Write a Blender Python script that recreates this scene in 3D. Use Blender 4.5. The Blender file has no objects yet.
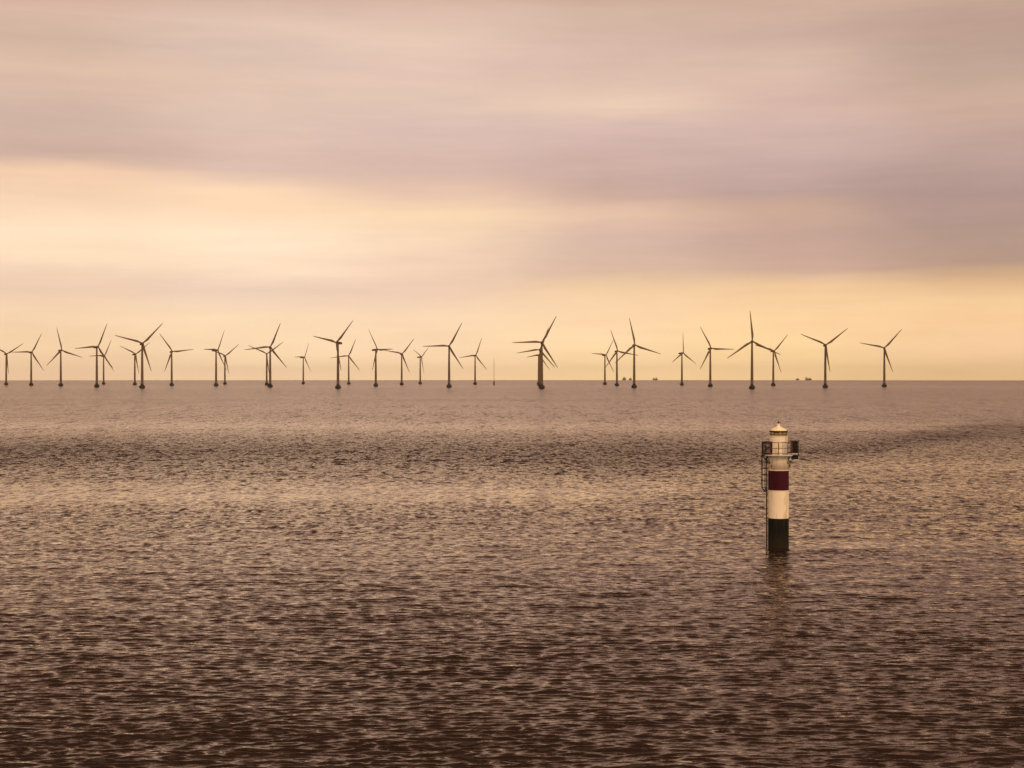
import bpy, bmesh, math, random
import numpy as np
from mathutils import Matrix, Vector

random.seed(7)
rng = np.random.default_rng(11)
scene = bpy.context.scene
COL = scene.collection

# ------------------------------------------------------------------ frame
F = 1422.0            # focal length in pixels of a 1024 px wide frame
H = 17.5              # eye height over the sea
EARTH = 6.371e6
EYE_Y = 376.8         # picture row of the eye level


def drop(d):
    return d * d / (2 * EARTH)


def lin(c):
    return tuple(((v / 255) / 12.92 if v / 255 <= 0.04045 else ((v / 255 + 0.055) / 1.055) ** 2.4) for v in c)


# ------------------------------------------------------------------ materials
def new_mat(name):
    m = bpy.data.materials.new(name)
    m.use_nodes = True
    nt = m.node_tree
    return m, nt, nt.nodes['Principled BSDF']


def paint(name, col, rough=0.5, metallic=0.0, var=0.12, scale=1.5, stretch=(1, 1, 0.35), dirt=None, dirt_amt=0.4):
    """painted / weathered surface: uneven tone and streaks of dirt with their own shape"""
    m, nt, p = new_mat(name)
    tc = nt.nodes.new('ShaderNodeTexCoord')
    mp = nt.nodes.new('ShaderNodeMapping')
    mp.inputs['Scale'].default_value = [scale * s for s in stretch]
    nt.links.new(tc.outputs['Object'], mp.inputs['Vector'])
    n = nt.nodes.new('ShaderNodeTexNoise')
    n.inputs['Scale'].default_value = 1.0
    n.inputs['Detail'].default_value = 6
    n.inputs['Roughness'].default_value = 0.65
    nt.links.new(mp.outputs['Vector'], n.inputs['Vector'])
    ramp = nt.nodes.new('ShaderNodeValToRGB')
    a = tuple(max(0, c * (1 - var)) for c in col) + (1,)
    b = tuple(min(1, c * (1 + var)) for c in col) + (1,)
    ramp.color_ramp.elements[0].position = 0.3
    ramp.color_ramp.elements[0].color = a
    ramp.color_ramp.elements[1].position = 0.7
    ramp.color_ramp.elements[1].color = b
    nt.links.new(n.outputs['Fac'], ramp.inputs['Fac'])
    out = ramp.outputs['Color']
    if dirt:
        n2 = nt.nodes.new('ShaderNodeTexNoise')
        n2.inputs['Scale'].default_value = 1.0
        n2.inputs['Detail'].default_value = 8
        mp2 = nt.nodes.new('ShaderNodeMapping')
        mp2.inputs['Scale'].default_value = (3.2, 3.2, 0.55)
        mp2.inputs['Location'].default_value = (3, 1, 7)
        nt.links.new(tc.outputs['Object'], mp2.inputs['Vector'])
        nt.links.new(mp2.outputs['Vector'], n2.inputs['Vector'])
        r2 = nt.nodes.new('ShaderNodeValToRGB')
        r2.color_ramp.elements[0].position = 0.52
        r2.color_ramp.elements[0].color = (0, 0, 0, 1)
        r2.color_ramp.elements[1].position = 0.75
        r2.color_ramp.elements[1].color = (dirt_amt,) * 3 + (1,)
        nt.links.new(n2.outputs['Fac'], r2.inputs['Fac'])
        mx = nt.nodes.new('ShaderNodeMix')
        mx.data_type = 'RGBA'
        nt.links.new(r2.outputs['Color'], mx.inputs['Factor'])
        nt.links.new(out, mx.inputs['A'])
        mx.inputs['B'].default_value = tuple(dirt) + (1,)
        out = mx.outputs['Result']
    nt.links.new(out, p.inputs['Base Color'])
    p.inputs['Roughness'].default_value = rough
    p.inputs['Specular IOR Level'].default_value = 0.5 if metallic or max(col) > 0.3 else 0.15
    p.inputs['Metallic'].default_value = metallic
    return m


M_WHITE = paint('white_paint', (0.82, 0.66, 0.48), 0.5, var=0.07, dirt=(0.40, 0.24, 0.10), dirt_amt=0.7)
M_RED = paint('red_paint', (0.042, 0.001, 0.006), 0.5, var=0.25, dirt=(0.03, 0.006, 0.006), dirt_amt=0.5)
M_BLACK = paint('black_paint', (0.012, 0.011, 0.009), 0.6, var=0.3, dirt=(0.035, 0.03, 0.012), dirt_amt=0.7)
M_TIDE = paint('tarred_base', (0.006, 0.005, 0.004), 0.8, var=0.3, dirt=(0.030, 0.022, 0.010), dirt_amt=0.6)
_nt = M_TIDE.node_tree
_p = _nt.nodes['Principled BSDF']
_old = _p.inputs['Base Color'].links[0].from_socket
_tc = _nt.nodes.new('ShaderNodeTexCoord'); _sp = _nt.nodes.new('ShaderNodeSeparateXYZ'); _nt.links.new(_tc.outputs['Object'], _sp.inputs[0])
_n = _nt.nodes.new('ShaderNodeTexNoise'); _n.inputs['Scale'].default_value = 2.4; _n.inputs['Detail'].default_value = 7; _nt.links.new(_tc.outputs['Object'], _n.inputs['Vector'])
_a = _nt.nodes.new('ShaderNodeMath'); _a.operation = 'MULTIPLY_ADD'; _nt.links.new(_n.outputs['Fac'], _a.inputs[0]); _a.inputs[1].default_value = 2.6; _nt.links.new(_sp.outputs[2], _a.inputs[2])
_mr = _nt.nodes.new('ShaderNodeMapRange'); _nt.links.new(_a.outputs[0], _mr.inputs['Value'])
for _k, _v in zip(('From Min', 'From Max', 'To Min', 'To Max'), (2.0, 2.9, 1.0, 0.0)): _mr.inputs[_k].default_value = _v
_mx = _nt.nodes.new('ShaderNodeMix'); _mx.data_type = 'RGBA'; _nt.links.new(_mr.outputs[0], _mx.inputs['Factor']); _nt.links.new(_old, _mx.inputs['A']); _mx.inputs['B'].default_value = (0.017, 0.012, 0.005, 1)
_nt.links.new(_mx.outputs['Result'], _p.inputs['Base Color'])
M_RUST = paint('rusty_steel', (0.045, 0.020, 0.012), 0.65, var=0.4, scale=5)
M_DARK = paint('dark_steel', (0.020, 0.014, 0.011), 0.6, var=0.4, scale=5)
M_RAIL = paint('rail_paint', (0.13, 0.055, 0.022), 0.55, var=0.3, scale=5)
M_GREYW = paint('pale_bracket', (0.55, 0.48, 0.42), 0.5)
M_BRASS = paint('gold_roof', (0.86, 0.70, 0.44), 0.4, metallic=0.0, var=0.12, scale=3)
M_PANEL = paint('panel_grey', (0.16, 0.12, 0.12), 0.5, var=0.25, scale=3)
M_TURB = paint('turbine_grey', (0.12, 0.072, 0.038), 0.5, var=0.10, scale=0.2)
M_CONC = paint('foundation_concrete', (0.028, 0.018, 0.014), 0.8, var=0.4, scale=0.8)
M_SHIP = paint('ship_hull', (0.10, 0.06, 0.04), 0.6)
M_SHIPW = paint('ship_house', (0.30, 0.22, 0.15), 0.6)

m, nt, p = new_mat('lantern_glass')
p.inputs['Base Color'].default_value = (0.34, 0.24, 0.11, 1)
p.inputs['Roughness'].default_value = 0.08
p.inputs['Metallic'].default_value = 0.0
tc = nt.nodes.new('ShaderNodeTexCoord')
n = nt.nodes.new('ShaderNodeTexNoise')
n.inputs['Scale'].default_value = 2.5
nt.links.new(tc.outputs['Object'], n.inputs['Vector'])
r = nt.nodes.new('ShaderNodeValToRGB')
r.color_ramp.elements[0].position = 0.35
r.color_ramp.elements[0].color = (0.16, 0.10, 0.035, 1)
r.color_ramp.elements[1].position = 0.65
r.color_ramp.elements[1].color = (0.50, 0.37, 0.17, 1)
nt.links.new(n.outputs['Fac'], r.inputs['Fac'])
nt.links.new(r.outputs['Color'], p.inputs['Base Color'])
M_GLASS = m


# ------------------------------------------------------------------ mesh helpers
def obj(name, bm, mat, parent=None, smooth=False):
    me = bpy.data.meshes.new(name)
    bmesh.ops.recalc_face_normals(bm, faces=bm.faces)
    bm.to_mesh(me)
    bm.free()
    for mm in (mat if isinstance(mat, (list, tuple)) else [mat]):
        me.materials.append(mm)
    if smooth:
        me.polygons.foreach_set('use_smooth', [True] * len(me.polygons))
    o = bpy.data.objects.new(name, me)
    COL.objects.link(o)
    if parent:
        o.parent = parent
    return o


def empty(name, loc):
    o = bpy.data.objects.new(name, None)
    o.location = loc
    o.empty_display_size = 0.5
    COL.objects.link(o)
    return o


def tag(o, label=None, cat=None, group=None, kind=None):
    if label: o['label'] = label
    if cat: o['category'] = cat
    if group: o['group'] = group
    if kind: o['kind'] = kind
    return o


def lathe(bm, prof, n=48, cx=0, cy=0, cap=True):
    """profile of (radius, z) turned round the z axis"""
    rings = []
    for (r, z) in prof:
        rings.append([bm.verts.new((cx + r * math.cos(2 * math.pi * i / n), cy + r * math.sin(2 * math.pi * i / n), z)) for i in range(n)])
    for a, b in zip(rings[:-1], rings[1:]):
        for i in range(n):
            bm.faces.new((a[i], a[(i + 1) % n], b[(i + 1) % n], b[i]))
    if cap:
        bm.faces.new(list(reversed(rings[0])))
        bm.faces.new(rings[-1])
    return bm


def box(bm, x0, x1, y0, y1, z0, z1, bev=0.0):
    ret = bmesh.ops.create_cube(bm, size=1)
    vs = ret['verts']
    bmesh.ops.scale(bm, vec=(x1 - x0, y1 - y0, z1 - z0), verts=vs)
    bmesh.ops.translate(bm, vec=((x0 + x1) / 2, (y0 + y1) / 2, (z0 + z1) / 2), verts=vs)
    if bev:
        es = list({e for v in vs for e in v.link_edges})
        bmesh.ops.bevel(bm, geom=es, offset=bev, segments=2, affect='EDGES', profile=0.5)
    return bm


def tube(bm, pts, rad, n=8, closed=False):
    """round bar along a polyline"""
    pts = [Vector(p) for p in pts]
    rings = []
    m_ = len(pts)
    for i, p in enumerate(pts):
        if closed:
            t = (pts[(i + 1) % m_] - pts[i - 1]).normalized()
        else:
            t = (pts[min(i + 1, m_ - 1)] - pts[max(i - 1, 0)]).normalized()
        up = Vector((0, 0, 1)) if abs(t.z) < 0.9 else Vector((0, 1, 0))
        a = t.cross(up).normalized()
        b = t.cross(a).normalized()
        rr = rad[i] if isinstance(rad, (list, tuple)) else rad
        rings.append([bm.verts.new(p + (a * math.cos(2 * math.pi * k / n) + b * math.sin(2 * math.pi * k / n)) * rr) for k in range(n)])
    rng_ = range(m_) if closed else range(m_ - 1)
    for i in rng_:
        A, B = rings[i], rings[(i + 1) % m_]
        for k in range(n):
            bm.faces.new((A[k], A[(k + 1) % n], B[(k + 1) % n], B[k]))
    if not closed:
        bm.faces.new(list(reversed(rings[0])))
        bm.faces.new(rings[-1])
    return bm


def NB():
    return bmesh.new()


# ------------------------------------------------------------------ sea
def smooth(x, a, b):
    t = np.clip((x - a) / (b - a), 0, 1)
    return t * t * (3 - 2 * t)


def vnoise(u, v, seed):
    """value noise in numpy"""
    g = np.random.default_rng(seed).random((256, 256))
    iu = np.floor(u).astype(int); iv = np.floor(v).astype(int)
    fu = u - iu; fv = v - iv
    fu = fu * fu * (3 - 2 * fu); fv = fv * fv * (3 - 2 * fv)
    a = g[iu & 255, iv & 255]; b = g[(iu + 1) & 255, iv & 255]
    c = g[iu & 255, (iv + 1) & 255]; d = g[(iu + 1) & 255, (iv + 1) & 255]
    return (a * (1 - fu) + b * fu) * (1 - fv) + (c * (1 - fu) + d * fu) * fv


def fbm(u, v, seed, o=4):
    s = 0; a = 1; t = 0
    for k in range(o):
        s = s + a * vnoise(u * 2 ** k, v * 2 ** k, seed + k); t += a; a *= 0.55
    return s / t * 2 - 1


WATER_Y = 547.0
LH_Y = H * F / (WATER_Y - EYE_Y)            # distance of the lighthouse
LH_X = (778.6 - 512) / F * LH_Y


def chop(X, Y):
    """how ruffled the water is at a place: slicks of calm water and cat's paws of wind"""
    Yp = np.maximum(Y, 30.0)
    row = EYE_Y + H * F / Yp                    # rows and columns are only a handy unit: gusts lie in bands across the wind
    cx = X / Yp * F + 512
    lx = X / (Yp ** 0.75) * 4.0                 # streaks longer than deep
    ly = np.log(Yp)
    n1 = fbm(lx * 0.06 + 40, ly * 9 + 13, 3, 4)
    n2 = fbm(lx * 0.25 + 10, ly * 26 + 3, 9, 4)
    n3 = fbm(lx * 0.03 + 70, ly * 5 + 3, 21, 3)
    r_ = row + 4.5 * n1 + 1.5 * n2
    c = np.full_like(row, 1.10)
    far = 1 - smooth(r_, 425, 442)
    c = c * (1 - far) + 0.62 * far
    c += (-0.08 * np.exp(-((row - 387) / 3.0) ** 2))
    c += -0.22 * np.exp(-((r_ - 428) / 6.0) ** 2)
    # dark band of wind
    ctr = 456 - 2 * np.sin(cx / 160.0) - smooth(cx, 760, 1010) * 25
    wid = 7.5 + 3.5 * np.exp(-((cx - 660) / 120) ** 2) + 2.5 * smooth(-cx, -220, -20)
    stg = 0.85 + 0.5 * np.exp(-((cx - 30) / 140) ** 2) + 0.35 * np.exp(-((cx - 640) / 150) ** 2) + 0.35 * smooth(cx, 820, 1000) - 0.2 * np.exp(-((cx - 800) / 50) ** 2)
    c += stg * np.exp(-np.abs((r_ - ctr) / wid) ** 2.4) * (0.8 + 0.5 * n2)
    # pale slick
    ctr2 = 494 - 0.006 * (cx - 300)
    stg2 = 0.78 - 0.48 * smooth(cx, 560, 760)
    c -= stg2 * np.exp(-np.abs((r_ - ctr2) / 12.0) ** 2.5) * (0.95 + 0.4 * n2)
    c -= 0.45 * np.exp(-((r_ - 466) / 8.0) ** 2) * smooth(cx, 560, 800)
    c += 0.16 * smooth(row, 510, 560) * n3 + 0.10 * n1
    # eddy streaming off the lighthouse
    w = smooth(cx, 786, 800) * (1 - 0.75 * smooth(cx, 960, 1080))
    yy = row - (546.5 - 0.010 * (cx - 790) + 1.0 * n2)
    c -= 0.62 * w * (1 + 0.5 * n2) * np.exp(-(yy / 3.0) ** 2)
    c += 0.9 * w * np.exp(-((yy - 7.0) / 2.6) ** 2) * (1 - smooth(cx, 860, 960))
    c += 0.55 * np.exp(-((cx - 800) / 26) ** 2) * np.exp(-((row - 553) / 4) ** 2)
    c += 0.18 * smooth(row, 560, 768)
    c += 0.12 * smooth(cx, 760, 1024) * smooth(row, 560, 700)
    return np.clip(c, 0.15, 2.2)


def build_sea():
    # rows evenly spaced as the eye meets the water, columns dense towards the wind farm
    offs = []
    o = 640.0
    while o > 28:
        offs.append(o); o -= 0.36
    rad = [H * F / v for v in offs]
    while rad[-1] < 16200:
        rad.append(rad[-1] + min(0.6 * rad[-1] ** 2 / (H * F), 260.0))
    inner = [0.6, 3, 6, 10, 14, 18, 22, 26, 30, 34, 37]
    R_ = np.array(inner + rad)
    fine = np.radians(np.linspace(-25, 25, 620))
    coarse = np.radians(np.linspace(25, 335, 110)[1:-1])
    A_ = np.concatenate([fine, coarse])
    nr, na = len(R_), len(A_)
    Rg, Ag = np.meshgrid(R_, A_, indexing='ij')
    X = Rg * np.sin(Ag); Y = Rg * np.cos(Ag)
    dr = np.gradient(R_)[:, None] * np.ones((1, na))
    C = chop(X, np.where(Y > 0, Y, Rg))
    C = np.where(np.abs(Ag) < math.radians(25.1), C, 1.0)
    Z = np.zeros_like(X); DX = np.zeros_like(X); DY = np.zeros_like(X)
    nsel = np.argmax(R_ > 520)
    sub = (slice(0, nsel), slice(0, len(fine)))
    x = X[sub]; y = Y[sub]; d = dr[sub]
    g = 0.85 + 0.35 * fbm(x / 14.0 + 50, y / 9.0 + 50, 77, 3)
    amp_g = np.clip(C[sub], 0.3, 1.6) * g
    z = np.zeros_like(x); dx = np.zeros_like(x); dy = np.zeros_like(x)
    N = 150
    for i in range(N):
        lam = 0.36 * (10.0 / 0.36) ** ((i + rng.random()) / N)
        spread = 0.10 if lam > 2 else 0.16
        th = math.radians(4 + (11 if i % 2 else -9)) + rng.normal() * spread
        kx, ky = math.sin(th), -math.cos(th)
        k = 2 * math.pi / lam
        slope = 0.0325 * math.exp(-(math.log(lam / 0.60) / 0.75) ** 2) + 0.0058 * math.exp(-(math.log(lam / 4.5) / 0.7) ** 2)
        a = slope / k * math.sqrt(2)
        fade = smooth(lam / d, 2.2, 4.5)
        ph = kx * k * x + ky * k * y + rng.random() * 6.283
        # long waves break up along their crests
        ph = ph + 0.9 * fbm(x / (lam * 5) + i, y / (lam * 5) + i * 3, 100 + i % 7, 1)
        A = a * fade * amp_g
        s = np.sin(ph); c = np.cos(ph)
        z += A * c; dx -= kx * A * s * 0.9; dy -= ky * A * s * 0.9
    # ridge of water piled against and trailing from the lighthouse
    rx = x - LH_X; ry = y - LH_Y
    edge = smooth(np.arange(len(fine))[None, :] * np.ones_like(x), 0, 20) * smooth(-np.arange(len(fine))[None, :] * np.ones_like(x), -619, -600)
    Z[sub] = z * edge; DX[sub] = dx * edge; DY[sub] = dy * edge
    Z -= Rg ** 2 / (2 * EARTH)
    co = np.stack([X + DX, Y + DY, Z], -1).reshape(-1, 3)
    nf = (nr - 1) * na
    ii, jj = np.meshgrid(np.arange(nr - 1), np.arange(na), indexing='ij')
    j2 = (jj + 1) % na
    quads = np.stack([ii * na + jj, (ii + 1) * na + jj, (ii + 1) * na + j2, ii * na + j2], -1).reshape(-1, 4)
    quads = quads[:, ::-1]
    me = bpy.data.meshes.new('sea')
    me.vertices.add(len(co)); me.vertices.foreach_set('co', co.ravel())
    me.loops.add(nf * 4); me.loops.foreach_set('vertex_index', quads.ravel().astype(np.int32))
    me.polygons.add(nf); me.polygons.foreach_set('loop_start', np.arange(0, nf * 4, 4, dtype=np.int32))
    me.polygons.foreach_set('use_smooth', np.ones(nf, dtype=bool))
    me.update(calc_edges=True)
    at = me.attributes.new('chop', 'FLOAT', 'POINT')
    at.data.foreach_set('value', C.ravel().astype(np.float32))
    # check facing up
    if me.polygons[nf // 2].normal.z < 0:
        me.flip_normals()
    o = bpy.data.objects.new('sea', me)
    COL.objects.link(o)
    me.materials.append(sea_material())
    tag(o, kind='structure')
    return o


def sea_material():
    m, nt, p = new_mat('sea_water')
    L = nt.links

    def N(t, **kw):
        n_ = nt.nodes.new(t)
        for k_, v_ in kw.items():
            setattr(n_, k_, v_)
        return n_

    def math_(op, a, b=None, clamp=False):
        n_ = N('ShaderNodeMath', operation=op, use_clamp=clamp)
        for i_, v_ in enumerate((a, b)):
            if v_ is None: continue
            if isinstance(v_, (int, float)): n_.inputs[i_].default_value = v_
            else: L.new(v_, n_.inputs[i_])
        return n_.outputs[0]

    geo = N('ShaderNodeNewGeometry')
    pos = geo.outputs['Position']
    sep = N('ShaderNodeSeparateXYZ'); L.new(pos, sep.inputs[0])
    flat = N('ShaderNodeCombineXYZ'); L.new(sep.outputs[0], flat.inputs[0]); L.new(sep.outputs[1], flat.inputs[1])
    dist = N('ShaderNodeVectorMath', operation='LENGTH'); L.new(flat.outputs[0], dist.inputs[0])
    d = dist.outputs['Value']
    att = N('ShaderNodeAttribute', attribute_name='chop')
    ch = att.outputs['Fac']

    def layer(lx, ly, amp, detail, off, near=None, rot=0.05):
        mp = N('ShaderNodeMapping')
        mp.inputs['Location'].default_value = (off, off * 1.7, off)
        mp.inputs['Rotation'].default_value = (0, 0, rot)
        mp.inputs['Scale'].default_value = (1 / lx, 1 / ly, 1)
        L.new(flat.outputs[0], mp.inputs['Vector'])
        n_ = N('ShaderNodeTexNoise')
        n_.inputs['Scale'].default_value = 1.0
        n_.inputs['Detail'].default_value = detail
        n_.inputs['Roughness'].default_value = 0.62
        L.new(mp.outputs[0], n_.inputs['Vector'])
        s_ = N('ShaderNodeVectorMath', operation='SUBTRACT')
        L.new(n_.outputs['Color'], s_.inputs[0]); s_.inputs[1].default_value = (0.5, 0.5, 0.5)
        m_ = N('ShaderNodeVectorMath', operation='MULTIPLY')
        L.new(s_.outputs[0], m_.inputs[0]); m_.inputs[1].default_value = (amp * 0.8, amp, 0)
        out = m_.outputs[0]
        if near:
            mr = N('ShaderNodeMapRange', interpolation_type='SMOOTHSTEP')
            L.new(d, mr.inputs['Value'])
            mr.inputs['From Min'].default_value = near[0]; mr.inputs['From Max'].default_value = near[1]
            mr.inputs['To Min'].default_value = near[2]; mr.inputs['To Max'].default_value = near[3]
            sc = N('ShaderNodeVectorMath', operation='SCALE')
            L.new(out, sc.inputs[0]); L.new(mr.outputs[0], sc.inputs['Scale'])
            out = sc.outputs[0]
        return out

    layers = [
        layer(0.8, 0.20, 1.0, 3.0, 3.1),
        layer(0.8, 0.95, 1.25, 2.0, 17.3, (80, 210, 0.15, 1.0)),
        layer(1.5, 3.2, 1.35, 2.0, 41.9, (110, 300, 0.0, 1.0)),
        layer(3.5, 28.0, 1.0, 3.0, 71.0, (250, 650, 0.0, 1.0)),
    ]
    acc = layers[0]
    for l in layers[1:]:
        ad = N('ShaderNodeVectorMath', operation='ADD'); L.new(acc, ad.inputs[0]); L.new(l, ad.inputs[1]); acc = ad.outputs[0]
    sc = N('ShaderNodeVectorMath', operation='SCALE'); L.new(acc, sc.inputs[0]); L.new(ch, sc.inputs['Scale'])
    # far off only the wave faces turned to the ship are seen, and wavelets smaller than the eye resolves act as roughness
    def mrange(src, a, b, c, e):
        mr = N('ShaderNodeMapRange', interpolation_type='SMOOTHSTEP')
        L.new(src, mr.inputs['Value'])
        for k_, v_ in zip(('From Min', 'From Max', 'To Min', 'To Max'), (a, b, c, e)):
            mr.inputs[k_].default_value = v_
        return mr.outputs[0]
    nrm = N('ShaderNodeVectorMath', operation='NORMALIZE'); L.new(flat.outputs[0], nrm.inputs[0])
    bs = N('ShaderNodeVectorMath', operation='SCALE'); L.new(nrm.outputs[0], bs.inputs[0])
    L.new(math_('MULTIPLY', mrange(d, 60, 320, 0.0, -0.046), math_('POWER', ch, 2.0)), bs.inputs['Scale'])
    ad2 = N('ShaderNodeVectorMath', operation='ADD'); L.new(sc.outputs[0], ad2.inputs[0]); L.new(bs.outputs[0], ad2.inputs[1])
    ro = math_('MULTIPLY', mrange(d, 110, 650, 0.055, 0.27), math_('ADD', 0.5, math_('MULTIPLY', ch, 0.5)), clamp=True)
    sub = N('ShaderNodeVectorMath', operation='ADD'); L.new(geo.outputs['Normal'], sub.inputs[0]); L.new(ad2.outputs[0], sub.inputs[1])
    nm = N('ShaderNodeVectorMath', operation='NORMALIZE'); L.new(sub.outputs[0], nm.inputs[0])
    gl = N('ShaderNodeBsdfGlossy', distribution='GGX')
    gl.inputs['Color'].default_value = (1.0, 0.895, 0.81, 1)
    df = N('ShaderNodeBsdfDiffuse')
    df.inputs['Color'].default_value = (0.018, 0.010, 0.007, 1)
    fr = N('ShaderNodeFresnel'); fr.inputs['IOR'].default_value = 1.38
    for q in (gl, fr):
        L.new(nm.outputs[0], q.inputs['Normal'])
    mxs = N('ShaderNodeMixShader')
    L.new(fr.outputs[0], mxs.inputs[0]); L.new(df.outputs[0], mxs.inputs[1]); L.new(gl.outputs[0], mxs.inputs[2])
    L.new(mxs.outputs[0], nt.nodes['Material Output'].inputs['Surface'])
    L.new(ro, gl.inputs['Roughness'])
    nt.nodes.remove(p)
    return m


build_sea()


# ------------------------------------------------------------------ place things by bearing
def ground(px, d):
    """point on the curved sea at depth d (along the view axis) and bearing of column px"""
    x = (px - 512) / F * d
    return Vector((x, d, -drop(math.hypot(x, d))))


# ------------------------------------------------------------------ wind turbines
HUB = 68.5
BL = 44.6
TILT = math.radians(5)


def blade_bm():
    bm = NB()
    st = [(0.8, 2.0, 2.0, 0), (2.4, 2.1, 1.9, 0.0), (5.5, 2.9, 1.35, 0.25), (9.5, 3.5, 0.95, 0.45), (15, 3.0, 0.65, 0.42), (22, 2.4, 0.5, 0.35),
          (30, 1.8, 0.36, 0.25), (37, 1.35, 0.26, 0.18), (42, 0.95, 0.17, 0.1), (44.2, 0.5, 0.1, 0.05), (BL, 0.12, 0.05, 0)]
    rings = []
    for (r_, ch_, th_, off) in st:
        tw = math.radians(16 * (1 - r_ / BL) ** 2 + 2)
        ring = []
        for k in range(12):
            a = 2 * math.pi * k / 12
            x = math.cos(a) * ch_ / 2 + off * ch_ * 0.5
            y = math.sin(a) * th_ / 2
            xx = x * math.cos(tw) - y * math.sin(tw); yy = x * math.sin(tw) + y * math.cos(tw)
            yy -= 1.0 * (r_ / BL) ** 2 * 1.2     # blades lean forward a little
            ring.append(bm.verts.new((xx, yy, r_)))
        rings.append(ring)
    for a, b in zip(rings[:-1], rings[1:]):
        for k in range(12):
            bm.faces.new((a[k], a[(k + 1) % 12], b[(k + 1) % 12], b[k]))
    bm.faces.new(rings[0]); bm.faces.new(rings[-1])
    return bm


def make_turbine():
    root = empty('wind_turbine', (0, 0, 0))
    bm = NB()
    lathe(bm, [(3.3, -6), (3.3, 0.2), (4.5, 1.3), (4.5, 3.6), (4.3, 3.9), (2.9, 4.0), (2.55, 5.5), (2.45, 6.4)], 32)
    obj('foundation', bm, M_CONC, root)
    bm = NB()      # guard rail round the working platform
    for zz in (4.5, 5.1):
        tube(bm, [(4.2 * math.cos(a * math.pi / 12), 4.2 * math.sin(a * math.pi / 12), zz) for a in range(24)], 0.05, 5, True)
    for a in range(12):
        x, y = 4.2 * math.cos(a * math.pi / 6), 4.2 * math.sin(a * math.pi / 6)
        tube(bm, [(x, y, 3.85), (x, y, 5.1)], 0.05, 5)
    obj('railing', bm, M_DARK, root)
    bm = NB()
    lathe(bm, [(2.10, 6.4), (2.05, 8), (2.03, 20), (1.78, 38), (1.5, 54), (1.25, 66.0), (1.25, 66.6)], 32)
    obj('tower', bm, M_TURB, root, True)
    bm = NB()
    # nacelle along y: nose at -y
    secs = [(-3.2, 1.25, 1.35), (-2.4, 1.7, 1.75), (0.5, 1.8, 1.95), (6.0, 1.7, 1.85), (8.4, 1.45, 1.5), (9.0, 1.0, 1.05)]
    rings = []
    for (y, w, h) in secs:
        ring = []
        for k in range(16):
            a = 2 * math.pi * k / 16
            ca, sa = math.cos(a), math.sin(a)
            ring.append(bm.verts.new((w * math.copysign(abs(ca) ** 0.5, ca), y, h * math.copysign(abs(sa) ** 0.5, sa))))
        rings.append(ring)
    for a, b in zip(rings[:-1], rings[1:]):
        for k in range(16):
            bm.faces.new((a[k], a[(k + 1) % 16], b[(k + 1) % 16], b[k]))
    bm.faces.new(rings[0]); bm.faces.new(rings[-1])
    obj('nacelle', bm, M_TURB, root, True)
    bm = NB()
    lathe(bm, [(1.3, -1.35), (1.55, -0.9), (1.6, 0.3), (1.3, 1.1), (0.8, 1.65), (0.15, 1.9)], 20)
    bmesh.ops.rotate(bm, verts=bm.verts, cent=(0, 0, 0), matrix=Matrix.Rotation(math.radians(90), 3, 'X'))
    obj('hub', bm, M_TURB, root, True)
    me = None
    for j in range(3):
        if me is None:
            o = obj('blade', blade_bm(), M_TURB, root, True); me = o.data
        else:
            o = bpy.data.objects.new('blade', me); COL.objects.link(o); o.parent = root
    return root


def pose(root, yaw, phase):
    """turn nacelle and rotor: yaw about the tower, phase = blade angle clockwise from up"""
    Ry = Matrix.Rotation(yaw, 4, 'Z')
    Rt = Matrix.Rotation(-TILT, 4, 'X')
    head = Matrix.Translation((0, 0, HUB)) @ Ry
    hubm = head @ Rt @ Matrix.Translation((0, -4.2, 0))
    k = 0
    for c in root.children:
        n_ = c.name.split('.')[0]
        if n_ == 'nacelle':
            c.matrix_local = head @ Rt
        elif n_ == 'hub':
            c.matrix_local = hubm
        elif n_ == 'blade':
            c.matrix_local = hubm @ Matrix.Rotation(phase + k * 2 * math.pi / 3, 4, 'Y')
            k += 1


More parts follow.
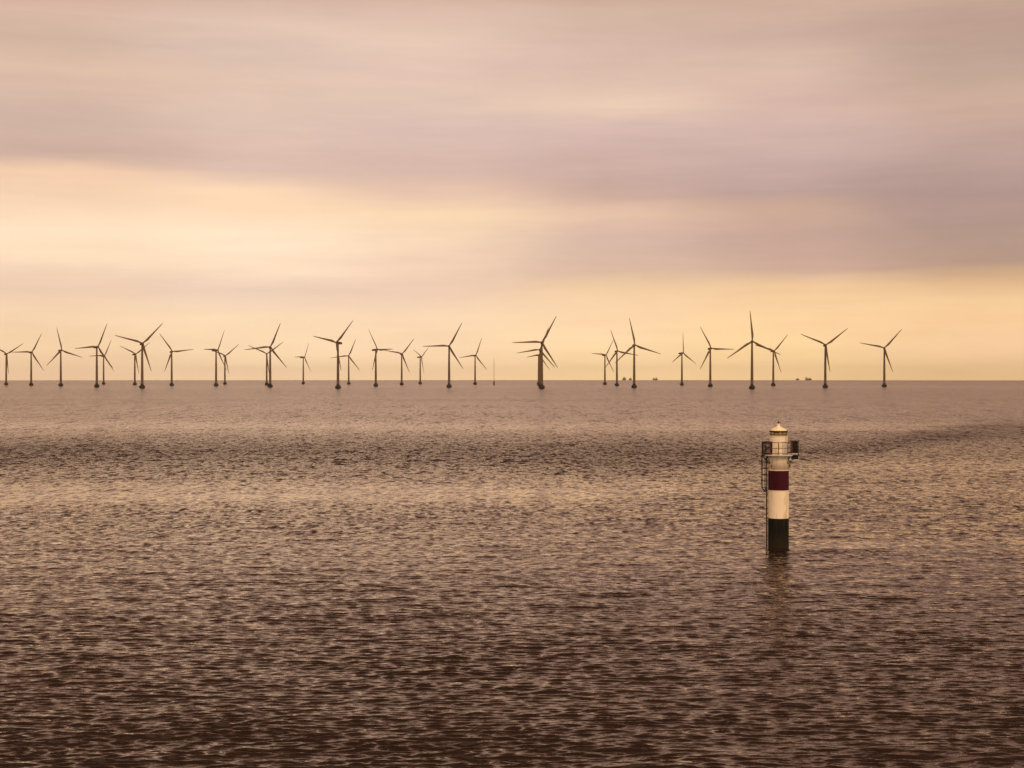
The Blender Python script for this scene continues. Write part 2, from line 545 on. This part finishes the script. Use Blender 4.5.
# tower column, depth, yaw and phase seen from the ship, label
T = [
 (6.2, 3131, 22, 58, 'wind turbine on the left edge of the photo, its left blade cut by the frame'),
 (31.2, 2919, 22, 29, 'turbine second from the left edge, level left blade and one blade up to the right'),
 (60.8, 2719, 28, 108, 'lone turbine third from the left edge, one blade nearly upright, left of an overlapping pair'),
 (96.8, 2408, 30, 25, 'larger turbine of the leftmost overlapping pair, with thick tower and a level left blade'),
 (103.6, 3401, 34, 28, 'small far turbine half behind the larger one of the leftmost overlapping pair'),
 (134.8, 3163, 32, 54, 'small far turbine close on the left of the largest turbine in the left quarter'),
 (142.2, 2166, 16, 45, 'largest and nearest turbine in the left quarter, thick tower on a big dark foundation'),
 (171.7, 2849, 20, 84, 'lone turbine just right of the largest turbine of the left quarter, level blade pointing right'),
 (216.1, 2703, 52, 31, 'turbine seen half edge-on with short blades, left and larger one of its close pair'),
 (224.9, 3401, 20, 51, 'small far turbine just right of the half edge-on turbine with short blades'),
 (266.7, 3121, 4, 54, 'small far turbine tucked left behind a larger one, their two towers almost touching'),
 (270.2, 2420, 6, 23, 'large turbine whose tower almost touches a small far one on its left, level left blade'),
 (303.3, 3649, 54, 30, 'smallest lone turbine, far away with short blades, in the wide gap of the left half'),
 (338.0, 2118, -38, 43, 'very large near turbine with its nacelle jutting right, blade raised to the upper right'),
 (348.7, 3413, 0, 23, 'small far turbine close on the right of the very large turbine with the jutting nacelle'),
 (375.8, 2650, 50, 88, 'turbine with nacelle jutting left, level right blade and one blade hanging along its tower'),
 (401.7, 3121, 18, 40, 'middle-sized turbine between the one with nacelle jutting left and a tiny short-bladed one'),
 (420.2, 3594, 58, 55, 'tiny far turbine with short blades in a V, left of a big level-bladed one'),
 (449.1, 2354, 2, 29, 'big turbine with long level left blade, between two small far turbines left of centre'),
 (475.1, 3341, 26, 22, 'small far turbine directly left of the thin bladeless mast'),
 (541.8, 2099, 4, 29, 'front and largest turbine of the three standing in one line at the photo middle'),
 (540.0, 2650, 2, 21, 'middle turbine of the three standing in one line, mostly hidden by the front one'),
 (538.6, 3272, 44, 22, 'rearmost turbine of the three in one line, its drooping left blade the lowest'),
 (604.9, 3283, 40, 34, 'small far turbine on the left of the overlapping trio right of the middle'),
 (616.9, 2807, 24, 101, 'middle turbine of the overlapping trio right of the middle, a blade nearly upright'),
 (634.2, 2281, 14, 109, 'right and largest turbine of the overlapping trio right of the middle, long blade nearly upright'),
 (681.9, 3022, 48, 2, 'lone turbine right of the trio, one blade upright and two hanging like a peaked roof'),
 (710.3, 2544, 24, 92, 'turbine with a level right blade, standing left of the tallest turbine of the right half'),
 (752.0, 2049, 8, 116, 'tallest nearest turbine of the right half, one blade standing straight up'),
 (773.3, 2774, 30, 44, 'smaller turbine close on the right of the tallest one, directly above the lighthouse'),
 (825.3, 2275, 14, 53, 'turbine with two raised blades in a wide Y, second from the right end'),
 (884.3, 2503, 4, 42, 'last turbine at the right end of the row, standing alone'),
]
proto = None
for i, (px, d, yaw, ph, label) in enumerate(T):
    if proto is None:
        proto = make_turbine(); root = proto
    else:
        root = proto.copy(); COL.objects.link(root)
        for ch_ in list(proto.children):
            c = ch_.copy(); COL.objects.link(c); c.parent = root
    root.location = ground(px, d)
    rel = math.atan((px - 512) / F)
    pose(root, math.radians(yaw) - rel, math.radians(ph))
    tag(root, label, 'wind turbine', 'offshore wind turbines in a row on the horizon')

# met mast
g = ground(494.0, 3150)
root = empty('measuring_mast', g)
bm = NB(); lathe(bm, [(1.5, -5), (1.5, 7.6), (2.0, 7.7), (2.0, 8.2)], 20); obj('foundation', bm, M_CONC, root)
bm = NB()
legs = [(math.cos(a), math.sin(a)) for a in (0.5, 0.5 + 2.094, 0.5 + 4.189)]
for (x, y) in legs:
    tube(bm, [(x * 1.0, y * 1.0, 8.2), (x * 0.35, y * 0.35, 58)], 0.13, 5)
for k in range(22):
    z0, z1 = 8.2 + k * 2.26, 8.2 + (k + 1) * 2.26
    s0, s1 = 1.0 - 0.65 * k / 22, 1.0 - 0.65 * (k + 1) / 22
    for j in range(3):
        a, b = legs[j], legs[(j + 1) % 3]
        tube(bm, [(a[0] * s0, a[1] * s0, z0), (b[0] * s1, b[1] * s1, z1)], 0.05, 4)
tube(bm, [(0, 0, 57), (0, 0, 62)], 0.06, 5)
obj('lattice', bm, M_TURB, root)
bm = NB(); tube(bm, [(-2.4, 0, 44), (2.4, 0, 44)], 0.05, 4); tube(bm, [(-2.0, 0, 56), (2.0, 0, 56)], 0.05, 4); obj('sensor_arm', bm, M_DARK, root)
tag(root, 'thin bladeless mast on a small dark pile, standing among the turbines left of the middle', 'mast')


# ------------------------------------------------------------------ ships on the horizon
def ship(px, d, length, hull_h, houses, masts, label, yaw=0.0):
    g_ = ground(px, d)
    root_ = empty('ship', g_)
    root_.rotation_euler.z = yaw
    bm_ = NB()
    B = length * 0.14
    prof = [(-0.5, 0.75, 1.0), (-0.42, 1.0, 1.0), (0.25, 1.0, 1.0), (0.42, 0.6, 1.1), (0.5, 0.06, 1.25)]
    rings = []
    for (t, w, hh) in prof:
        x = t * length
        rings.append([bm_.verts.new((x, -B * w, hull_h * hh)), bm_.verts.new((x * 0.96, -B * w * 0.8, -2)), bm_.verts.new((x * 0.96, B * w * 0.8, -2)), bm_.verts.new((x, B * w, hull_h * hh))])
    for a, b in zip(rings[:-1], rings[1:]):
        for k in range(4):
            bm_.faces.new((a[k], a[(k + 1) % 4], b[(k + 1) % 4], b[k]))
    bm_.faces.new(rings[0]); bm_.faces.new(rings[-1])
    obj('hull', bm_, M_SHIP, root_)
    for (t0, t1, z0, z1) in houses:
        bm_ = NB(); box(bm_, t0 * length, t1 * length, -B * 0.8, B * 0.8, z0 + 0.01, z1, 0.3)
        obj('deckhouse', bm_, M_SHIPW, root_)
    for (t, z0, z1) in masts:
        bm_ = NB(); tube(bm_, [(t * length, 0, z0), (t * length, 0, z1)], 0.5, 6); obj('mast', bm_, M_SHIP, root_)
    tag(root_, label, 'ship', 'far ships on the horizon')


ship(624.3, 13000, 34, 15, [(-0.35, 0.3, 15, 25), (-0.2, 0.1, 25, 29)], [(-0.05, 29, 35)], 'dark far ship on the horizon between the trio turbines right of the middle', 0.3)
ship(630.4, 14000, 30, 14, [(-0.3, 0.25, 14, 22)], [(0.0, 22, 27)], 'paler far ship on the horizon, just left of the trio\'s largest tower', 0.2)
ship(655.3, 13500, 48, 13, [(-0.45, -0.2, 13, 22), (0.05, 0.3, 13, 25)], [(0.15, 25, 28)], 'far ship with two deckhouses in the empty horizon right of the trio', 0.1)
ship(797.6, 14000, 34, 13, [(-0.3, 0.1, 13, 20)], [(0, 20, 24)], 'faintest far ship on the horizon left of the wide Y turbine, fainter than its neighbour', 0.1)
ship(808.6, 13000, 60, 13, [(-0.45, -0.2, 13, 26), (0.0, 0.25, 13, 22)], [(-0.33, 26, 33), (0.4, 13, 18)], 'far ship with a tall bridge on the horizon just left of the wide Y turbine', 0.1)


# ------------------------------------------------------------------ lighthouse
S = F / LH_Y       # px per metre there


def Z(y): return (WATER_Y - y) / S
def XX(x): return (x - 778.6) / S


LH = empty('lighthouse', (LH_X, LH_Y, 0))
LH.rotation_euler.z = -math.atan(LH_X / LH_Y)
tag(LH, 'small lighthouse banded white, dark red and black standing alone in the sea in the foreground', 'lighthouse')
RT = 10.2 / S
bm = NB(); lathe(bm, [(RT, -4), (RT, Z(518.2))], 64, cap=False); obj('black_band', bm, M_TIDE, LH, True)
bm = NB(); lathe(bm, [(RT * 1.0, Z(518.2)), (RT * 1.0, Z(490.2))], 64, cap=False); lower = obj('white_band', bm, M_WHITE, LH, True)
bm = NB(); lathe(bm, [(RT, Z(490.2)), (RT, Z(470.0))], 64, cap=False); obj('red_band', bm, M_RED, LH, True)
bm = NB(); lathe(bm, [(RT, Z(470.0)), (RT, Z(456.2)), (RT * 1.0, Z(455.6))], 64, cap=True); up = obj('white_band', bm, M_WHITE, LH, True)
up['label'] = 'upper white band with the shade of the gallery on it'
# weld rings at the joints of the shaft sections
for y in (518.2, 490.2, 470.0):
    bm = NB()
    zc = Z(y)
    lathe(bm, [(RT + 0.002, zc - 0.03), (RT + 0.028, zc - 0.026), (RT + 0.028, zc + 0.026), (RT + 0.002, zc + 0.03)], 64)
    obj('flange', bm, M_BLACK if y == 518.2 else M_WHITE, LH)
# small bits on the upper white band
bm = NB(); box(bm, XX(771.0), XX(772.2), -0.86, -0.70, Z(467), Z(465.0), 0.02); obj('vent', bm, M_RAIL, LH)
bm = NB(); box(bm, XX(788.2), XX(790.4), -0.25, 0.05, Z(467), Z(464.2), 0.03); obj('bracket', bm, M_RAIL, LH)

# gallery deck
zd = Z(454.9)
bm = NB()
lathe(bm, [(1.40, zd - 0.12), (1.48, zd - 0.10), (1.48, zd), (1.4, zd)], 48)
box(bm, XX(761.8), XX(772.0), -0.62, 0.62, zd - 0.09, zd - 0.003, 0.01)
box(bm, XX(786.0), XX(798.0), -0.55, 0.55, zd - 0.09, zd - 0.003, 0.01)
obj('gallery_deck', bm, M_DARK, LH)
bm = NB()
lathe(bm, [(1.49, zd - 0.06), (1.52, zd - 0.06), (1.52, zd + 0.05), (1.49, zd + 0.05)], 48)
obj('toe_board', bm, M_GREYW, LH)
# brackets under the deck
bm = NB()
for a in (215, 325, 35, 90, 145):
    c, s = math.cos(math.radians(a)), math.sin(math.radians(a))
    tube(bm, [(c * (RT + 0.01), s * (RT + 0.01), zd - 0.85), (c * 1.40, s * 1.40, zd - 0.14)], 0.03, 6)
for sx in (XX(762.6), XX(797.2)):
    for yy in (-0.5, 0.5):
        tube(bm, [(math.copysign(RT * 0.8, sx), yy, zd - 0.95), (sx, yy, zd - 0.11)], 0.035, 6)
obj('deck_bracket', bm, M_DARK, LH)

# round railing
bm = NB()
for zz in (0.22, 0.72, 1.32):
    tube(bm, [(1.46 * math.cos(a * math.pi / 24), 1.46 * math.sin(a * math.pi / 24), zd + zz) for a in range(48)], 0.033, 6, True)
for a in (270, 306, 342, 18, 54, 90, 126, 162, 198, 234):
    c, s = math.cos(math.radians(a)), math.sin(math.radians(a))
    tube(bm, [(c * 1.46, s * 1.46, zd), (c * 1.46, s * 1.46, zd + 1.30)], 0.045 if a == 270 else 0.03, 6)
obj('railing', bm, M_RAIL, LH)

# service room, lantern, roof
RS = 9.0 / S
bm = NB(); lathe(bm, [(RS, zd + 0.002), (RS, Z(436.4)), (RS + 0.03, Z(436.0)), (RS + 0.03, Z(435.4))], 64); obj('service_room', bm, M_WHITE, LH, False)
dr_ = NB(); box(dr_, 0.32, 0.78, -RS * 0.93, -RS * 0.72, zd + 0.08, zd + 1.45, 0.02)
obj('door', dr_, M_GREYW, LH)
RL = 8.3 / S
bm = NB(); lathe(bm, [(RL, Z(435.35)), (RL, Z(431.3))], 48); obj('lantern', bm, M_GLASS, LH, True)
bm = NB()
for k in range(14):
    a = 2 * math.pi * k / 14 + 0.2
    c, s = math.cos(a), math.sin(a)
    tube(bm, [(c * (RL + 0.02), s * (RL + 0.02), Z(435.3)), (c * (RL + 0.02), s * (RL + 0.02), Z(431.0))], 0.022, 6)
lathe(bm, [(RL + 0.03, Z(435.35) + 0.003), (RL + 0.05, Z(435.35) + 0.003), (RL + 0.05, Z(434.9)), (RL + 0.03, Z(434.9))], 48)
obj('glazing_bar', bm, M_RUST, LH)
bm = NB()
lathe(bm, [(8.2 / S, Z(430.6)), (8.1 / S, Z(430.0)), (7.4 / S, Z(429.2)), (6.2 / S, Z(428.5)), (4.6 / S, Z(427.8)), (2.6 / S, Z(427.0)), (1.7 / S, Z(426.2)), (1.4 / S, Z(425.0)), (1.2 / S, Z(423.7))], 32)
roof = obj('roof', bm, M_BRASS, LH, False)
bm = NB(); lathe(bm, [(8.6 / S, Z(431.9)), (9.2 / S, Z(431.8)), (9.2 / S, Z(430.9)), (8.3 / S, Z(430.62))], 48); obj('eave', bm, M_RUST, roof, True)
bm = NB(); lathe(bm, [(0.04, Z(423.7)), (0.05, Z(423.2)), (0.11, Z(422.8)), (0.12, Z(422.3)), (0.08, Z(421.8)), (0.02, Z(421.4))], 16)
tube(bm, [(0, 0, Z(421.5)), (0, 0, Z(419.6))], 0.012, 6)
obj('finial', bm, M_RUST, roof, True)

# framed panel with a lamp on a slanted arm on the left end of the gallery
fx0, fx1, fz0, fz1 = XX(762.0), XX(772.6), Z(454.4), Z(441.3)
fy = -0.62
root_p = NB()
t_ = 0.19
box(root_p, fx0, fx1, fy - 0.07, fy + 0.07, fz1 - t_, fz1, 0.01)
box(root_p, fx0, fx1, fy - 0.07, fy + 0.07, fz0, fz0 + t_, 0.01)
box(root_p, fx0 + 0.002, fx0 + t_, fy - 0.068, fy + 0.068, fz0 + t_ + 0.001, fz1 - t_ - 0.001, 0.01)
box(root_p, fx1 - t_, fx1 - 0.002, fy - 0.068, fy + 0.068, fz0 + t_ + 0.001, fz1 - t_ - 0.001, 0.01)
frame = obj('signal_frame', root_p, M_DARK, LH)
bm = NB(); box(bm, fx0 + t_, fx1 - t_, fy + 0.01, fy + 0.035, fz0 + t_, fz1 - t_); obj('backing_panel', bm, M_PANEL, frame)
bm = NB()
cxm = (fx0 + fx1) / 2
tube(bm, [(cxm - 0.24, fy - 0.05, fz0 + 0.33), (cxm - 0.02, fy - 0.08, fz0 + 0.62), (cxm + 0.26, fy - 0.05, fz0 + 0.80)], [0.09, 0.05, 0.085], 8)
tube(bm, [(cxm - 0.20, fy - 0.05, fz0 + 0.95), (cxm - 0.02, fy - 0.08, fz0 + 0.62)], [0.085, 0.045], 8)
obj('signal_lamp', bm, M_DARK, frame)
# side rails of the left wing
bm = NB()
for zz in (0.45, 0.9, 1.3):
    tube(bm, [(fx0 + 0.02, -0.55, zd + zz), (fx0 + 0.02, 0.6, zd + zz), (XX(771.5), 0.6, zd + zz)], 0.022, 6)
for (x, y) in ((fx0 + 0.02, 0.6), (XX(767), 0.6), (fx0 + 0.02, 0.0)):
    tube(bm, [(x, y, zd - 0.05), (x, y, zd + 1.3)], 0.024, 6)
obj('wing_rail', bm, M_RAIL, LH)

# grilled cabinet on the right end with the dark box slung under it
gx0, gx1 = XX(790.6), XX(798.2)
bm = NB(); box(bm, gx0 + 0.06, gx1 - 0.06, -0.34, 0.34, zd + 0.16, Z(441.0), 0.02); cab = obj('equipment_cabinet', bm, M_DARK, LH)
bm = NB()
for x in (gx0, (gx0 * 2 + gx1) / 3, (gx0 + gx1 * 2) / 3, gx1):
    box(bm, x - 0.028, x + 0.028, -0.44, -0.39, zd + 0.02, Z(440.4))
for zz in (zd + 0.12, zd + 0.50, zd + 0.92, Z(440.7)):
    box(bm, gx0 - 0.05, gx1 + 0.05, -0.475, -0.442, zz - 0.028, zz + 0.028)
for y in (-0.3, 0, 0.3, 0.44):
    box(bm, gx1 - 0.02, gx1 + 0.03, y - 0.025, y + 0.025, zd + 0.02, Z(440.4))
obj('grille', bm, M_DARK, cab)
bm = NB()
tube(bm, [(gx1 + 0.05, -0.42, zd + 1.15), (gx1 + 0.22, -0.42, zd + 1.05), (gx1 + 0.22, -0.42, zd + 0.55), (gx1 + 0.05, -0.42, zd + 0.5)], 0.022, 6)
obj('handle', bm, M_RUST, cab)
bm = NB(); box(bm, gx0 + 0.06, gx1 - 0.02, -0.45, 0.2, Z(458.9), zd - 0.093, 0.02); obj('battery_box', bm, M_BLACK, LH)
bm = NB()
box(bm, XX(789.0), XX(790.5), -0.50, -0.42, Z(459.9), Z(453.4), 0.01)
box(bm, XX(790.55), XX(798.8), -0.498, -0.42, Z(460.0), Z(459.15), 0.01)
box(bm, XX(785.5), XX(797.4), -0.53, -0.505, Z(454.0), Z(452.9), 0.005)
obj('hanger', bm, M_GREYW, LH)

# mooring ladder on the left side with safety cage
lx = XX(767.0)
bm = NB()
for yy in (-0.20, 0.20):
    tube(bm, [(lx, yy, -1.0), (lx, yy, zd + 0.9)], 0.065, 8)
z_ = -0.6
while z_ < zd:
    tube(bm, [(lx, -0.20, z_), (lx, 0.20, z_)], 0.018, 6); z_ += 0.3
for zz in (0.7, 2.6, 4.6, 6.6, 8.6):
    for yy in (-0.20, 0.20):
        tube(bm, [(lx, yy, zz), (XX(768.9), yy, zz)], 0.022, 6)
lad = obj('ladder', bm, M_DARK, LH)
bm = NB()
zb, zt = Z(492.0), zd - 0.1
hoops = [zb, zb + 0.45] + [zb + 0.45 + (zt - zb - 0.45) * k / 5 for k in range(1, 6)]
cols_ = []
for q, zz in enumerate(hoops):
    rr = 0.16 if q == 0 else 0.55
    w_ = 0.21 if q == 0 else 0.30
    ring = [(lx - rr * math.sin(math.pi * k / 10), w_ * math.cos(math.pi * k / 10), zz) for k in range(11)]
    tube(bm, ring, 0.022, 6)
    cols_.append(ring)
for k in (1, 3, 5, 7, 9):
    tube(bm, [c_[k] for c_ in cols_], 0.034, 6)
obj('safety_cage', bm, M_DARK, lad)

# thin aerial beside the lantern
bm = NB(); tube(bm, [(XX(785.8), -0.9, zd + 1.25), (XX(785.8), -0.9, Z(434.5))], 0.02, 6); obj('aerial', bm, M_RAIL, LH)

# ------------------------------------------------------------------ the air
bm = NB(); box(bm, -16700, 16700, -16700, 16700, -60, 130)
me = bpy.data.meshes.new('haze'); bm.to_mesh(me); bm.free()
hz = bpy.data.objects.new('haze', me); COL.objects.link(hz)
mh = bpy.data.materials.new('haze_air'); mh.use_nodes = True
for n_ in list(mh.node_tree.nodes):
    if n_.type != 'OUTPUT_MATERIAL': mh.node_tree.nodes.remove(n_)
pv = mh.node_tree.nodes.new('ShaderNodeVolumePrincipled')
pv.inputs['Color'].default_value = (1.0, 0.93, 0.84, 1)
pv.inputs['Density'].default_value = 2.4e-5
pv.inputs['Anisotropy'].default_value = 0.7
mh.node_tree.links.new(pv.outputs[0], mh.node_tree.nodes['Material Output'].inputs['Volume'])
me.materials.append(mh)
tag(hz, kind='stuff')

# ------------------------------------------------------------------ sky
SUN_EL = math.radians(42)
SUN_AZ = math.radians(160)      # bearing clockwise from +Y: behind and to the right of the ship, through thin cloud

world = bpy.data.worlds.new('World')
scene.world = world
world.use_nodes = True
nt = world.node_tree
L = nt.links
bg = nt.nodes['Background']
bg.inputs['Strength'].default_value = 0.1
wout = nt.nodes['World Output']


def WN(t, **kw):
    n_ = nt.nodes.new(t)
    for k_, v_ in kw.items():
        setattr(n_, k_, v_)
    return n_


def wm(op, a, b=None, c=None, clamp=False):
    n_ = WN('ShaderNodeMath', operation=op, use_clamp=clamp)
    for i_, v_ in enumerate((a, b, c)):
        if v_ is None: continue
        if isinstance(v_, (int, float)): n_.inputs[i_].default_value = v_
        else: L.new(v_, n_.inputs[i_])
    return n_.outputs[0]


tc = WN('ShaderNodeTexCoord')
dirv = tc.outputs['Generated']
sp = WN('ShaderNodeSeparateXYZ'); L.new(dirv, sp.inputs[0])
el = wm('ARCSINE', sp.outputs[2])                # elevation, radians
az = wm('ARCTAN2', sp.outputs[0], sp.outputs[1])  # bearing from +Y, radians


def wnoise(sx, sy, detail, off, rough=0.55):
    cb = WN('ShaderNodeCombineXYZ')
    L.new(wm('MULTIPLY', az, sx), cb.inputs[0])
    L.new(wm('MULTIPLY', el, sy), cb.inputs[1])
    cb.inputs[2].default_value = off
    n_ = WN('ShaderNodeTexNoise')
    n_.inputs['Scale'].default_value = 1.0
    n_.inputs['Detail'].default_value = detail
    n_.inputs['Roughness'].default_value = rough
    L.new(cb.outputs[0], n_.inputs['Vector'])
    return wm('SUBTRACT', n_.outputs['Fac'], 0.5)


n_big = wnoise(5, 22, 4, 3.3)
n_str = wnoise(7, 95, 5, 9.1, 0.6)
n_fine = wnoise(22, 300, 4, 5.2, 0.6)
n_cl = wnoise(13, 48, 7, 12.7, 0.62)
elw = wm('ADD', el, wm('ADD', wm('MULTIPLY', n_big, 0.012), wm('MULTIPLY', n_str, 0.016)))
low = WN('ShaderNodeMapRange', interpolation_type='SMOOTHSTEP')
L.new(el, low.inputs['Value']); low.inputs['From Min'].default_value = 0.0; low.inputs['From Max'].default_value = 0.10
elw = wm('ADD', el, wm('MULTIPLY', wm('ADD', 0.006, wm('SUBTRACT', elw, el)), low.outputs[0]))
azw = wm('ADD', az, wm('MULTIPLY', n_big, 0.10))
# ramp coordinate: 0..0.75 covers the first 16 degrees, the rest runs to the zenith
E0 = math.radians(15.5)
t_low = wm('MULTIPLY', elw, 0.75 / E0)
t_high = wm('ADD', 0.75, wm('MULTIPLY', wm('SUBTRACT', elw, E0), 0.25 / (math.pi / 2 - E0)))
sel = wm('GREATER_THAN', elw, E0)
tt = wm('ADD', wm('MULTIPLY', t_low, wm('SUBTRACT', 1, sel)), wm('MULTIPLY', t_high, sel), clamp=True)

COLS = {
 70: [(378,(238,198,152)),(345,(245,208,160)),(310,(242,208,166)),(283,(232,198,168)),(252,(248,218,180)),(230,(251,222,184)),(200,(241,206,168)),(172,(240,200,162)),(156,(202,170,150)),(120,(206,176,157)),(75,(217,184,158)),(45,(206,176,153)),(20,(213,180,157)),(0,(204,167,145))],
 250: [(378,(243,204,155)),(350,(252,218,170)),(315,(249,217,174)),(286,(232,202,177)),(265,(249,219,184)),(230,(254,227,190)),(205,(247,211,170)),(186,(249,213,172)),(163,(214,182,163)),(120,(219,189,170)),(75,(221,191,167)),(50,(212,185,166)),(20,(223,193,171)),(0,(211,179,157))],
 430: [(378,(244,204,150)),(350,(252,215,168)),(315,(249,215,173)),(285,(232,199,171)),(260,(240,206,176)),(230,(240,208,171)),(206,(246,212,168)),(187,(226,191,162)),(160,(209,177,160)),(120,(214,184,170)),(92,(223,193,172)),(60,(221,190,171)),(30,(225,195,172)),(0,(214,181,159))],
 610: [(378,(245,205,142)),(345,(253,216,160)),(310,(250,212,163)),(284,(238,200,152)),(264,(212,178,151)),(230,(211,177,158)),(206,(223,187,157)),(190,(202,167,148)),(172,(197,164,150)),(125,(211,179,167)),(100,(229,199,171)),(70,(218,186,165)),(40,(211,179,161)),(0,(204,174,151))],
 790: [(378,(242,199,134)),(345,(252,212,148)),(310,(250,208,151)),(282,(237,196,143)),(264,(200,163,140)),(235,(196,160,142)),(200,(199,163,139)),(185,(184,154,145)),(150,(198,168,158)),(120,(206,174,160)),(90,(214,180,162)),(50,(212,181,160)),(30,(200,168,150)),(0,(204,171,147))],
 970: [(378,(228,186,122)),(350,(246,202,150)),(325,(245,200,142)),(300,(240,198,142)),(280,(214,172,124)),(262,(179,146,124)),(230,(176,145,128)),(190,(172,142,132)),(155,(184,154,141)),(110,(202,168,146)),(80,(190,160,140)),(60,(187,157,138)),(20,(186,153,135)),(0,(198,168,141))],
}
UP = [(0.77, (184, 146, 122)), (0.80, (142, 104, 84)), (0.85, (106, 74, 58)), (0.94, (90, 62, 48)), (1.0, (84, 58, 46))]
col_out = None
keys = sorted(COLS)
for i, px in enumerate(keys):
    rp = WN('ShaderNodeValToRGB')
    cr = rp.color_ramp
    cr.interpolation = 'EASE' if False else 'B_SPLINE' if False else 'LINEAR'
    stops = []
    for (y, c) in COLS[px]:
        e = math.atan2((EYE_Y - y), F)
        stops.append((max(0.0, e) * 0.75 / E0, c))
    stops += UP
    cr.elements[0].position = stops[0][0]; cr.elements[0].color = lin(stops[0][1]) + (1,)
    cr.elements[1].position = stops[-1][0]; cr.elements[1].color = lin(stops[-1][1]) + (1,)
    for (pp, c) in stops[1:-1]:
        e_ = cr.elements.new(pp); e_.color = lin(c) + (1,)
    L.new(tt, rp.inputs['Fac'])
    if col_out is None:
        col_out = rp.outputs['Color']
    else:
        a0 = math.atan((keys[i - 1] - 512) / F); a1 = math.atan((px - 512) / F)
        mr = WN('ShaderNodeMapRange', interpolation_type='SMOOTHSTEP')
        L.new(azw, mr.inputs['Value'])
        mr.inputs['From Min'].default_value = a0; mr.inputs['From Max'].default_value = a1
        mx = WN('ShaderNodeMix', data_type='RGBA')
        L.new(mr.outputs[0], mx.inputs['Factor']); L.new(col_out, mx.inputs['A']); L.new(rp.outputs['Color'], mx.inputs['B'])
        col_out = mx.outputs['Result']
# behind the ship the unseen overcast is plainer, and brightened to light the lighthouse front
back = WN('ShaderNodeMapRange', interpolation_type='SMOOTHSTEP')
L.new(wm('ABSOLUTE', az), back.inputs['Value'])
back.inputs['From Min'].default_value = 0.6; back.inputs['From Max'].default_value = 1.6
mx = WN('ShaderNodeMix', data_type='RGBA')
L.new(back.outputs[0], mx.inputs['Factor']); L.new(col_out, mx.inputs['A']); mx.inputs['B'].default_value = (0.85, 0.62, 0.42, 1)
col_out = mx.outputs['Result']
# cloud texture
br = wm('ADD', 1.0, wm('ADD', wm('MULTIPLY', n_str, 0.16), wm('ADD', wm('MULTIPLY', n_fine, 0.05), wm('ADD', wm('MULTIPLY', n_cl, 0.14), wm('MULTIPLY', wm('EXPONENT', wm('MULTIPLY', wm('MAXIMUM', el, 0.0), -110.0)), 0.16)))))
wt = WN('ShaderNodeVectorMath', operation='MULTIPLY'); L.new(col_out, wt.inputs[0]); wt.inputs[1].default_value = (1.015, 0.985, 1.0); col_out = wt.outputs[0]
sc = WN('ShaderNodeVectorMath', operation='SCALE'); L.new(col_out, sc.inputs[0]); L.new(wm('MULTIPLY', br, 10.8), sc.inputs['Scale'])
sky = WN('ShaderNodeTexSky')
sky.sky_type = 'NISHITA'
sky.sun_disc = False
sky.sun_elevation = SUN_EL
sky.sun_rotation = SUN_AZ
mx = WN('ShaderNodeMix', data_type='RGBA')
mx.inputs['Factor'].default_value = 0.03          # what shows through the overcast
L.new(sc.outputs[0], mx.inputs['A']); L.new(sky.outputs[0], mx.inputs['B'])
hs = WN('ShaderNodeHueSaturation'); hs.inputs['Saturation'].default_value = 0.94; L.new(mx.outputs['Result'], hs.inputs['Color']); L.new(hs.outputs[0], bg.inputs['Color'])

sd = bpy.data.lights.new('sun', 'SUN')
sd.energy = 1.7
sd.angle = math.radians(12)
sd.color = (1.0, 0.76, 0.50)
so = bpy.data.objects.new('sun', sd)
COL.objects.link(so)
v = Vector((math.sin(SUN_AZ) * math.cos(SUN_EL), math.cos(SUN_AZ) * math.cos(SUN_EL), math.sin(SUN_EL)))
so.rotation_euler = v.to_track_quat('Z', 'Y').to_euler()
so.location = (0, -50, 60)

# ------------------------------------------------------------------ camera
cam = bpy.data.cameras.new('camera')
cam.sensor_fit = 'HORIZONTAL'
cam.sensor_width = 36.0
cam.lens = F * 36.0 / 1024
cam.clip_start = 0.5
cam.clip_end = 60000
co_ = bpy.data.objects.new('camera', cam)
COL.objects.link(co_)
co_.location = (0, 0, H)
pitch = math.atan((384 - EYE_Y) / F)
co_.rotation_euler = (math.radians(90) - pitch, 0, 0)
scene.camera = co_

scene.render.engine = 'CYCLES'
vs = scene.view_settings
vs.view_transform = 'Standard'
vs.look = 'None'
vs.exposure = 0
vs.gamma = 1
vs.use_curve_mapping = False
